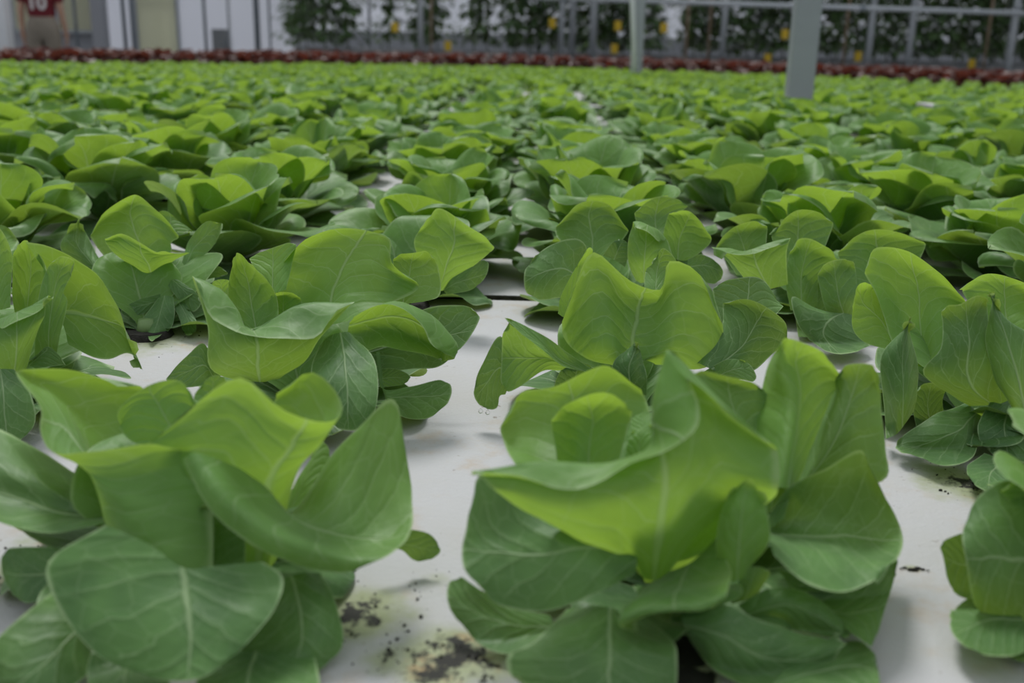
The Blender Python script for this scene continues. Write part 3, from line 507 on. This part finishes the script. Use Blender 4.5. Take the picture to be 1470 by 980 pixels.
HEROES['K'] = dict(ZD, D=0.985, base=(1205, 480), seed=101, label='full lettuce behind the dark folded-leaf one, with an open cup leaf and drooping leaf', fill=BACK+SEAL, leaves=[
 (0.6, (.01, .025, .03, .04), (0, .004, .004, 0), '760,340 790,340 820,330 850,320; 700,268 750,280 800,262 850,245; 655,232 730,248 800,222 862,206; 662,244 730,256 800,232 860,216'),
 (0.45, (-.01, -.02, -.025), (0, -.008, 0), '720,300 760,300 800,290; 680,240 740,230 800,220; 660,222 720,172 804,152'),
 (0.6, (.01, .005, .0), (0, .006, 0), '860,390 890,390 930,380; 848,300 890,300 945,290; 866,215 912,206 1008,254'),
 (0.3, (.02, .03, .03, .03), (0, .005, 0), '990,425 1010,420 1035,410; 955,392 990,370 1034,360; 936,320 980,310 1032,310; 930,282 975,260 1036,253'),
 (0.08, (.04, .05, .055, .055), (0, .005, 0), '950,395 1000,395 1050,405; 866,356 960,420 1050,440; 880,425 950,460 1066,470; 925,488 990,505 1080,488'),
 (0.55, (-.01, -.02, -.02), (0, -.01, 0), '1020,340 1090,330 1160,330; 990,262 1090,245 1205,245; 985,230 1080,180 1218,205'),
 (0.5, (-.02, -.03, -.03), (0, -.006, 0), '830,280 880,280 930,280; 810,212 880,195 960,205; 805,190 880,130 980,147'),
 (0.4, (-.01, -.01, -.01), (0,), '880,460 930,460 980,450; 870,360 920,370 970,370; 880,300 920,300 970,310'),
])

def place_plant(kind, x, y, rz, s, label, group, zs=1.0):
    root = empty('lettuce', (x, y, 0), rz, s); root.scale = (s, s, s*zs)
    tag(root, label, 'lettuce', group)
    for me in VARIANTS[kind]: link('leaf', me, root)
    link('stalk', STALK_ME, root); link('growing_plug', PLUG_ME, root)
    return root

prng = np.random.default_rng(5)
DROP_LEAF = None
COLUMNS = [(at_y(1146, 141, 3.45)[0], 3.45), (at_y(913, 98, 7.4)[0], 7.4)]
for key, h in HEROES.items():
    D0 = h['D']
    bx, by = h['base']
    for _ in range(12):                                    # slide along the pixel column until the foot stands at the plant's own depth
        d_ = (ground(bx, by)-CPOS) @ FWD; by += (d_-D0)*900
    root_p = ground(bx, by)
    root = empty('lettuce', tuple(root_p)); tag(root, h['label'], 'lettuce')
    hr = np.random.default_rng(h.get('seed', 3))
    for li, spec in enumerate(h['leaves']):
        V, uv, nu, nv, age = patch_leaf(spec, h['o'], h['s'], D0, hr, 0.003+0.0009*((li*5) % 11))
        me = mesh_np('leaf', V-root_p, grid_quads(nu, nv), M_LEAF, uv, np.tile(np.array([[age, hr.uniform(0, 1)]]), (len(V), 1)))
        lf = link('leaf', me, root)
        if key == 'E' and spec is h['leaves'][5]: DROP_LEAF = (lf, root_p)
    for az, el, L, wd, age in h.get('fill', ()):
        V, uv = gen_leaf(hr, math.radians(az), math.radians(el), L, wd, -0.35, 0.5, 0.6, 0.5, 0.03, NU, NV)
        link('leaf', leaf_mesh(V, uv, age, hr.uniform(0, 1), NU, NV), root)
    link('stalk', STALK_ME, root); link('growing_plug', PLUG_ME, root)

# ------------------------------------------------------------------ the field
ROW0, DY = 0.4515, 0.25
def field_plants():
    out = []
    for k in range(3, 40):
        y = ROW0 + k*DY
        if y > 5.6: break
        for i in range(-24, 25):
            xr = 0.075 + 0.25*i if i >= 0 else -0.125 + 0.25*(i+1)
            x = xr + prng.uniform(-0.018, 0.018); yy = y + prng.uniform(-0.02, 0.02)
            px, py, d = project((x, yy, 0.06))
            m = 0.13*FPX/d; m2 = m+(0.45 if y > 1.0 else 0.0)*FPX/d
            if px < -m2 or px > W+m2: continue
            off = px < -m or px > W+m
            if min(math.hypot(x-cx, yy-cy) for cx, cy in COLUMNS) < 0.13: continue
            out.append((d, x, yy, off))
    return sorted(out)
EXTRA = [(1570, 486, 'z'), (-150, 452, 'z')]
for px, py, kx in EXTRA:
    g = ground(px, py)
    place_plant(int(prng.integers(12)), g[0], g[1], prng.uniform(0, 6.28), prng.uniform(0.92, 1.0),
                {'x': 'full green butterhead lettuce beside the foam gap, just before the dark raft seam', 'y': 'green lettuce with one pale pointed leaf reaching over the dark raft seam',
                 'z': 'green butterhead lettuce at the end of its row, just before the dark raft seam'}[kx], 'lettuces at the row ends before the seam' if kx == 'z' else None, 0.95)
LEAF_FULL_Y = 3.0
field = field_plants()
SKIP = []
n_single = 0
for n, (d, x, y, k) in enumerate(field):
    rz = prng.uniform(0, 6.28); s = prng.uniform(0.92, 1.06)
    if n % 29 == 17 and d > 2.6: continue                     # a few empty places
    if k:                                                      # beyond the picture's edges the rows go on
        o = link('lettuce', FAR[int(prng.integers(len(FAR)))]); o.location = (x, y, 0); o.rotation_euler = (0, 0, rz); s *= max(0.62, 1-0.15*max(0, y-3.0)); o.scale = (s, s, s*0.84)
        tag(o, 'green butterhead lettuce along the sides of the crowded field', 'lettuce', 'lettuces along the field sides')
    elif y < LEAF_FULL_Y:
        place_plant(int(prng.integers(12)), x, y, rz, s, 'mature green butterhead lettuce standing in the crowded rows just beyond the dark raft seam', 'mature lettuces beyond the raft seam', prng.uniform(0.72, 0.86))
    elif n_single < 190:
        n_single += 1
        o = link('lettuce', FAR[int(prng.integers(len(FAR)))]); o.location = (x, y, 0); o.rotation_euler = (0, 0, rz); s *= max(0.62, 1-0.15*(y-3.0)); o.scale = (s, s, s*0.84)
        tag(o, 'mid-field green butterhead lettuce around the galvanised column', 'lettuce', 'lettuces in the middle of the field')
# young, lower plants towards the end of the bed: one mass
Y0Y, Y1Y = 5.6, 8.9
def red_front(x): return 8.95 - 0.21*x*x
Vs, UVs, As, Qs, off = [], [], [], [], 0
yq = grid_quads(YNU, YNV)
y = Y0Y
yi = 0
while y < Y1Y:
    x = -0.58*y
    while x < 0.58*y:
        xx, yy = x+prng.uniform(-0.02, 0.02), y+prng.uniform(-0.02, 0.02)
        if yy < red_front(xx)-0.1:
            rz, s = prng.uniform(0, 6.28), prng.uniform(0.50, 0.60)*(1-0.07*(yy-5.6))
            c, s2 = math.cos(rz)*s, math.sin(rz)*s
            R = np.array([[c, s2, 0], [-s2, c, 0], [0, 0, s]])
            for V, uv, age, rnd in YOUNG_RAW[int(prng.integers(8))]:
                Vs.append(V @ R + np.array([xx, yy, 0])); UVs.append(uv); As.append(np.tile(np.array([[age, rnd]]), (len(V), 1))); Qs.append(yq+off); off += len(V)
        x += 0.155
    y += 0.155
me = mesh_np('young_lettuce_rows', np.concatenate(Vs), np.concatenate(Qs), M_YOUNG, np.concatenate(UVs), np.concatenate(As))
tag(link('young_lettuce_rows', me), 'dense rows of small light green lettuces before the red lettuces', 'lettuce', None, 'stuff')
# red lettuces
for r in range(5):
    x = -6.2
    while x < 6.2:
        yy = red_front(x) + 0.05 + r*0.24
        if abs(x) < 0.56*yy:
            o = link('red_lettuce', REDS[int(prng.integers(4))]); o.location = (x, yy+prng.uniform(-0.02, 0.02), 0.0); s = prng.uniform(0.90, 1.05); o.scale = (s, s, s); o.rotation_euler = (0, 0, prng.uniform(0, 6.28))
            tag(o, 'small dark red lettuce in the red rows along the far end of the field', 'lettuce', 'red lettuces at the end of the field')
        x += 0.19

# ------------------------------------------------------------------ columns standing in the field
def column(px, py, y, wd, label, h=3.4):
    p = at_y(px, py, y); root = empty('support_column', (p[0], y, 0)); tag(root, label, 'column')
    MB().box((0, 0, h/2-0.02), (wd, wd*0.8, h), bevel=0.006).build('shaft', M_POST, root)
    MB().box((0, 0, 0.012), (wd*1.7, wd*1.6, 0.012)).build('base_plate', M_POSTD, root)
    return root
column(1146, 141, COLUMNS[0][1], 0.082, 'wide square galvanised column rising out of the green lettuces')
c2 = column(913, 98, COLUMNS[1][1], 0.080, 'thin square galvanised column with a sloping brace at the red lettuces')
MB().tube((-0.01, -0.05, 0.02), (-0.11, -0.05, 1.2), 0.018).build('brace', M_WHITEP, c2, True)

# loose piece of foam lying on the leaves
g = at_y(1351, 154, 3.35)
o = MB().box((0, 0, 0), (0.10, 0.13, 0.014), 0.1, bevel=0.003).build('foam_offcut', M_FOAM); o.location = tuple(g); o.rotation_euler = (0.04, 0.05, 0.1)
tag(o, 'small loose piece of white foam lying on top of the lettuces near the wide column', 'foam')

# ------------------------------------------------------------------ end walls
def wall(name, px0, px1, y, mat, h, pw, thick=0.06, z0=FLOOR_Z, gap=0.012, pmat=None, kerb=0.3):
    x0, x1 = at_y(px0, 60, y)[0], at_y(px1, 60, y)[0]
    w = struct(MB().box(((x0+x1)/2, y+0.01, z0+kerb/2), (x1-x0, thick, kerb)).box(((x0+x1)/2, y+0.01, h+0.04), (x1-x0, thick, 0.08)).build(name, M_WALLG))
    n = max(1, round((x1-x0)/pw)); d = (x1-x0)/n
    me = MB().box((0, 0, 0), (d-gap, 0.012, h-z0-kerb)).mesh('panel', pmat or mat)
    for i in range(n):
        p = link('panel', me, w); p.location = (x0+(i+0.5)*d, y+0.01, (z0+kerb+h)/2)
    return x0, x1
wall('wall_grey', 15, 158, 15.4, M_WALLG, 3.2, 0.7)
wall('wall_white', 150, 424, 16.2, M_WHITEW, 3.2, 0.9)
wall('wall_back', 412, 1750, 20.0, M_WHITEW, 3.2, 1.6, kerb=1.0)
def window(name, px0, py0, px1, py1, y, mat, fw=0.04):
    a, b = at_y(px0, py1, y), at_y(px1, py0, y)
    x0, x1, z0, z1 = a[0], b[0], a[2], max(b[2], a[2]+0.9)
    m = MB()
    for c, d in ((((x0+x1)/2, y, z0), (x1-x0+fw, 0.06, fw)), (((x0+x1)/2, y, z1), (x1-x0+fw, 0.06, fw)), ((x0, y, (z0+z1)/2), (fw, 0.06, z1-z0)), ((x1, y, (z0+z1)/2), (fw, 0.06, z1-z0))): m.box(c, d)
    w = struct(m.build(name, M_POST)); MB().box(((x0+x1)/2, y-0.005, (z0+z1)/2), (x1-x0, 0.02, z1-z0)).build('pane', mat, w)
window('window_1', 22, -60, 48, 44, 15.33, M_PANE); window('window_2', 85, -60, 131, 45, 15.33, M_PANE)
window('window_3', 200, 10, 254, 78, 16.12, M_PANE)
a, b = at_y(306, 80, 16.1), at_y(326, 42, 16.1)
d1 = struct(MB().box(((a[0]+b[0])/2, 16.12, (a[2]+b[2])/2), (b[0]-a[0], 0.05, b[2]-a[2])).build('door_1', M_GALV2))
MB().box((b[0]-0.03, 16.08, (a[2]+b[2])/2), (0.02, 0.03, 0.06)).build('handle', M_POSTD, d1)
def strut(px, y, r, mat, label, group=None, h=3.2, name='post', square=False):
    p = at_y(px, 80, y); root = empty(name, (p[0], y, FLOOR_Z)); tag(root, label, 'post', group)
    m = MB()
    if square: m.box((0, 0, (h-FLOOR_Z)/2), (2*r, 2*r, h-FLOOR_Z), bevel=0.004)
    else: m.tube((0, 0, 0), (0, 0, h-FLOOR_Z), r, None, 12)
    m.build('shaft', mat, root, not square)
    MB().box((0, 0, 0.006), (5*r, 5*r, 0.012)).build('base_plate', M_POSTD, root)
strut(8, 12.6, 0.085, M_WHITEP, 'broad bright white post at the end of the red lettuces', square=True)
strut(113, 14.9, 0.022, M_POSTD, 'thin dark post between the yellowish windows')
strut(147, 14.8, 0.085, M_WALLG, 'broad dark grey post where the grey wall meets the white wall', square=True)
for px in (182, 194): strut(px, 15.4, 0.030, M_POSTD, 'dark round post of the pair before the white wall', 'pair of dark posts before the white wall')
strut(297, 15.6, 0.024, M_POSTD, 'dark round post beside the small grey door')
strut(331, 15.7, 0.017, M_POST, 'thin light post after the small grey door')
strut(371, 15.3, 0.045, M_POSTD, 'stout dark post before the white wall end'); strut(389, 15.9, 0.018, M_POSTD, 'thin dark post beside the stout dark post')
for px, y, r in ((531, 13.8, .018), (604, 12.7, .036), (805, 12.7, .034), (820, 12.9, .042), (850, 12.8, .046), (1036, 12.7, .040), (1086, 13.9, .032), (1246, 12.5, .040), (1304, 12.5, .040), (1449, 12.4, .044), (1560, 12.4, .044)):
    strut(px, y, r, M_POST, 'grey steel post standing before the tall climbing vines', 'steel posts before the vines')
for px, y in ((619, 12.9), (984, 12.8), (1016, 12.9), (1211, 12.9), (1414, 12.8)):
    strut(px, y, 0.016, M_CANE, 'thin brown cane standing before the tall climbing vines', 'brown canes before the vines', name='cane')
for px0, px1, py0, py1, y, lab in ((760, 1720, -4, 27, 12.3, 'pale grey rail running across the posts before the vines'), (196, 256, 5, 6, 16.19, 'short pale pipe above the white-framed window')):
    a, b = at_y(px0, py0, y), at_y(px1, py1, y); root = empty('pipe_rail', tuple((a+b)/2)); tag(root, lab, 'pipe')
    c = (a+b)/2; MB().tube(tuple(a-c), tuple(b-c), 0.028, None, 12).build('pipe', M_POST, root, True)
    for k in (0.05, 0.5, 0.95): MB().tube(tuple((a-c)*(1-k)+(b-c)*k-np.array([0.03, 0, 0])), tuple((a-c)*(1-k)+(b-c)*k+np.array([0.03, 0, 0])), 0.036, None, 12).build('clamp', M_POSTD, root, True)
# gutters that carry the vines
def gutter(px0, px1, y, label):
    x0, x1 = at_y(px0, 80, y)[0], at_y(px1, 80, y)[0]
    root = empty('growing_gutter', ((x0+x1)/2, y, 0)); tag(root, label, 'gutter')
    MB().box((0, 0, 0.0), (x1-x0, 0.24, 0.14), bevel=0.01).build('trough', M_GALV2, root)
    MB().box((0, 0, 0.085), (x1-x0, 0.18, 0.05), bevel=0.01).build('substrate_slab', M_GALV2, root)
    for k in range(-4, 5): MB().box((k*(x1-x0)/9, 0, (FLOOR_Z-0.07)/2-0.0), (0.05, 0.2, -FLOOR_Z-0.07)).build('foot', M_GALV2, root)
gutter(430, 1700, 13.3, 'long low grey gutter along the front of the climbing vines'); gutter(425, 1700, 14.7, 'long low grey gutter behind, along the second vine row')

# ------------------------------------------------------------------ climbing vines
vr = np.random.default_rng(77)
def vine_mesh(n, h):
    Vs, UVs, As, Qs, off = [], [], [], [], 0
    for k in range(n):
        z = 0.13 + (h-0.13)*vr.uniform(0, 1); a = vr.uniform(0, 6.28); r = vr.uniform(0.01, 0.20)
        for m in range(3):
            V, uv = gen_leaf(vr, a+vr.uniform(-0.9, 0.9), math.radians(vr.uniform(-40, 25)), vr.uniform(0.10, 0.17), vr.uniform(0.05, 0.085), -0.6, 0.3, 0.2, 0.2, 0.03, 5, 5, r, 0.0, 0.0, -9)
            V[:, 2] += z + vr.uniform(-0.04, 0.04); Vs.append(V); UVs.append(uv); As.append(np.tile([[vr.uniform(0, 1), vr.uniform(0, 1)]], (len(V), 1))); Qs.append(grid_quads(5, 5)+off); off += len(V)
    return mesh_np('foliage', np.concatenate(Vs), np.concatenate(Qs), M_TOMATO, np.concatenate(UVs), np.concatenate(As))
VINES = [vine_mesh(200, 2.7) for k in range(6)]
def vine_stem():
    m = MB(); p = Vector((0, 0, 0))
    for k in range(9):
        q_ = Vector((vr.uniform(-.03, .03), vr.uniform(-.03, .03), (k+1)*0.3)); m.tube(p, q_, 0.009, None, 6); p = q_
    return m.mesh('stem', M_STEM, True)
VSTEM = vine_stem(); STRING = MB().tube((0.02, 0, 0), (0.02, 0, 3.0), 0.003, None, 5).mesh('string', M_WHITEP)
def vine(x, y, s):
    root = empty('climbing_vine', (x, y, 0.10), vr.uniform(0, 6.28), s); tag(root, 'tall dark green climbing vine trained up a string behind the steel posts', 'vine', 'climbing vines behind the red lettuces')
    link('foliage', VINES[int(vr.integers(6))], root); link('stem', VSTEM, root); link('string', STRING, root)
for y, st, lo, hi in ((13.3, 0.30, 432, 1640), (14.7, 0.28, 420, 1640)):
    x = at_y(lo, 60, y)[0]; x1 = at_y(hi, 60, y)[0]
    while x < x1:
        px = project((x, y, 0.4))[0]
        thin = (505 < px < 735) or (930 < px < 985)
        if not (thin and vr.uniform() < (0.62 if y < 14 else 0.5)): vine(x+vr.uniform(-0.05, 0.05), y, vr.uniform(0.9, 1.05))
        x += st*vr.uniform(0.85, 1.15)
# yellow sticky cards
for px, py, lab in ((567, 39, 'yellow sticky card hung among thin vines beside a bright gap'), (643, 66, 'yellow sticky card hung low beside a brown cane'), (793, 33, 'yellow sticky card left of three close steel posts'.replace('left of', 'hung beside')),
                    (887, 37, 'yellow sticky card hung high beside the braced column'), (882, 70, 'yellow sticky card hung low beside the braced column'), (953, 40, 'yellow sticky card hung past the braced column by a bright gap'),
                    (1102, 84, 'yellow sticky card hung low before the wide column'), (1232, 81, 'yellow sticky card hung beside a steel post, after the wide column'), (1395, 92, 'yellow sticky card hung low beside a brown cane, by the last steel post'), (1127, 49, 'small yellow sticky card hung high next to the wide column')):
    p = at_y(px, py, 13.02); root = empty('sticky_card', (p[0], 13.02, p[2])); tag(root, lab, 'card')
    MB().box((0, 0, 0), (0.085, 0.004, 0.115)).build('card', M_YELLOW, root); MB().tube((0, 0, 0.055), (0, 0, 0.4), 0.002, None, 5).build('wire', M_POSTD, root)

# ------------------------------------------------------------------ the person by the far wall
M_SKIN = plain('skin', (0.45, 0.27, 0.19), 0.55, 0, 12, 0.1); M_JERSEY = plain('maroon_jersey', (0.16, 0.012, 0.02), 0.8, 0, 25, 0.2)
M_TROUSER = plain('khaki', (0.27, 0.235, 0.19), 0.85, 0, 18, 0.2); M_NUM = plain('white_print', (0.65, 0.62, 0.62), 0.7); M_HAIR = plain('dark_hair', (0.02, 0.015, 0.012), 0.6, 0, 60, 0.3); M_SHOE = plain('shoe', (0.05, 0.05, 0.055), 0.6)
def skin(name, verts, edges, radii, mat, parent, root=0):
    me = bpy.data.meshes.new(name); me.from_pydata(verts, edges, []); o = link(name, me, parent); me.materials.append(mat)
    md = o.modifiers.new('skin', 'SKIN'); md.use_smooth_shade = True
    for i, r in enumerate(radii):
        sv = me.skin_vertices[0].data[i]; sv.radius = r if isinstance(r, tuple) else (r, r); sv.use_root = (i == root)
    ss = o.modifiers.new('smooth', 'SUBSURF'); ss.levels = 2; ss.render_levels = 2
    return o
pp = at_y(64, 60, 12.9)
person = empty('person', (pp[0], 12.9, FLOOR_Z), 0.12); tag(person, 'person in a maroon jersey numbered 10 and khaki trousers standing by the far wall', 'person')
V, E, Rr = [], [], []
def add(p, r, par=None):
    V.append(p); Rr.append(r)
    if par is not None: E.append((par, len(V)-1))
    return len(V)-1
pel = add((0, 0, .95), (.15, .11)); sp1 = add((0, 0, 1.13), (.14, .10), pel); sp2 = add((0, -.01, 1.32), (.17, .11), sp1); nb = add((0, 0, 1.46), (.07, .07), sp2)
nk = add((0, .01, 1.53), (.052, .055), nb); hd = add((0, .03, 1.60), (.07, .085), nk); h2 = add((0, .02, 1.68), (.078, .095), hd); add((0, .015, 1.745), (.05, .06), h2); add((0, .125, 1.625), (.012, .012), hd)
for s in (-1, 1):
    add((s*.085, .01, 1.635), (.012, .02), h2)
    sh = add((s*.17, -.005, 1.42), .062, sp2); el = add((s*.235, -.02, 1.13), .042, sh); wr = add((s*.255, .03, .88), .028, el); pa = add((s*.257, .045, .815), (.020, .038), wr)
    for k in range(4):
        y0 = .015+.02*k; a = add((s*.255, y0, .765), .0095, pa); b_ = add((s*.247, y0+.004, .735-.004*(k in (1, 2))), .009, a); add((s*.235, y0+.006, .712-.006*(k in (1, 2))), .008, b_)
    t1 = add((s*.245, .085, .82), .010, pa); add((s*.235, .10, .785), .009, t1)
    hp = add((s*.09, 0, .90), (.095, .10), pel); kn = add((s*.105, .015, .50), .062, hp); an = add((s*.115, -.01, .09), .042, kn); add((s*.125, .13, .04), (.035, .025), an)
skin('body', V, E, Rr, M_SKIN, person)
V, E, Rr = [], [], []
j0 = add((0, 0, .96), (.19, .145)); j1 = add((0, 0, 1.15), (.168, .125), j0); j2 = add((0, -.01, 1.32), (.19, .13), j1); add((0, 0, 1.455), (.09, .085), j2)
for s in (-1, 1): a = add((s*.18, -.005, 1.41), .085, j2); add((s*.225, -.018, 1.20), .078, a)
jer = skin('jersey', V, E, Rr, M_JERSEY, person)
V, E, Rr = [], [], []
tz = add((0, 0, 1.12), (.155, .11)); t0 = add((0, 0, 1.03), (.175, .135), tz); t1 = add((0, 0, .95), (.185, .15), t0)
for s in (-1, 1): a = add((s*.10, 0, .84), (.11, .125), t1); b_ = add((s*.108, .015, .50), .085, a); add((s*.115, -.005, .10), .07, b_)
skin('trousers', V, E, Rr, M_TROUSER, person)
for s in (-1, 1): MB().ball((s*.12, .06, .05), .10, (.45, 1.35, .45)).build('shoe', M_SHOE, person, True); MB().ball((s*.03, .105, 1.655), .012).build('eye', M_NUM, person, True)
MB().ball((0, -.005, 1.70), .10, (.92, 1.08, .95), 16, 10).build('hair', M_HAIR, person, True)
fc = bpy.data.curves.new('jersey_number', 'FONT'); fc.body = '10'; fc.size = 0.23; fc.extrude = 0.004; fc.align_x = 'CENTER'; fc.offset = 0.006; fc.materials.append(M_NUM)
ft = bpy.data.objects.new('tmp_text', fc); COL.objects.link(ft); dg = bpy.context.evaluated_depsgraph_get()
nme = bpy.data.meshes.new_from_object(ft.evaluated_get(dg)); bpy.data.objects.remove(ft)
fo = link('jersey_number', nme, jer); fo.location = (0, -0.142, 1.14); fo.rotation_euler = (math.pi/2, 0, 0)

# water drops hanging from the folded side leaf
drop_me = MB().ball((0, 0, 0), 0.0016, (1, 1, 1.2), 12, 8).mesh('water_drop', M_WATER, True)
if DROP_LEAF:
    for px, py in ((690, 590), (700, 592)):
        o = link('water_drop', drop_me, DROP_LEAF[0]); p = at_depth(px, py, 0.75-0.022); o.location = tuple(p-DROP_LEAF[1])

# peat crumbs scattered on the stained foam
cr = np.random.default_rng(9); cb = bmesh.new()
for (x, y, rad, st) in DIRT[:10]:
    for k in range(int(30*st)):
        r_ = rad*1.1*math.sqrt(cr.uniform()); a = cr.uniform(0, 6.28); q_ = 0.0003+0.0009*cr.uniform()**3
        bmesh.ops.create_icosphere(cb, subdivisions=1, radius=q_, matrix=Matrix.Translation((x+r_*math.cos(a), y+r_*math.sin(a), q_*0.4)) @ Euler((cr.uniform(0, 3), cr.uniform(0, 3), 0)).to_matrix().to_4x4() @ Matrix.Diagonal((1, cr.uniform(0.5, 1.6), cr.uniform(0.5, 0.9), 1)))
cme = bpy.data.meshes.new('peat_crumbs'); cb.to_mesh(cme); cb.free(); cme.materials.append(M_CRUMB)
tag(link('peat_crumbs', cme), 'black peat crumbs scattered on the white foam between the lettuces', 'crumbs', None, 'stuff')

g = ground(1312, 818); sb = bmesh.new()
for k in range(7):
    t = k/6-0.5
    bmesh.ops.create_icosphere(sb, subdivisions=1, radius=0.0011*(1.2-1.4*abs(t)), matrix=Matrix.Translation((t*0.014, 0.0012*math.sin(k*1.9), 0.0008)) @ Matrix.Diagonal((1.9, 1, 0.7, 1)))
sme = bpy.data.meshes.new('plant_scrap'); sb.to_mesh(sme); sb.free(); sme.materials.append(M_CRUMB)
o = link('plant_scrap', sme); o.location = tuple(g); tag(o, 'thin dark plant scrap lying on the clean white foam', 'scrap')
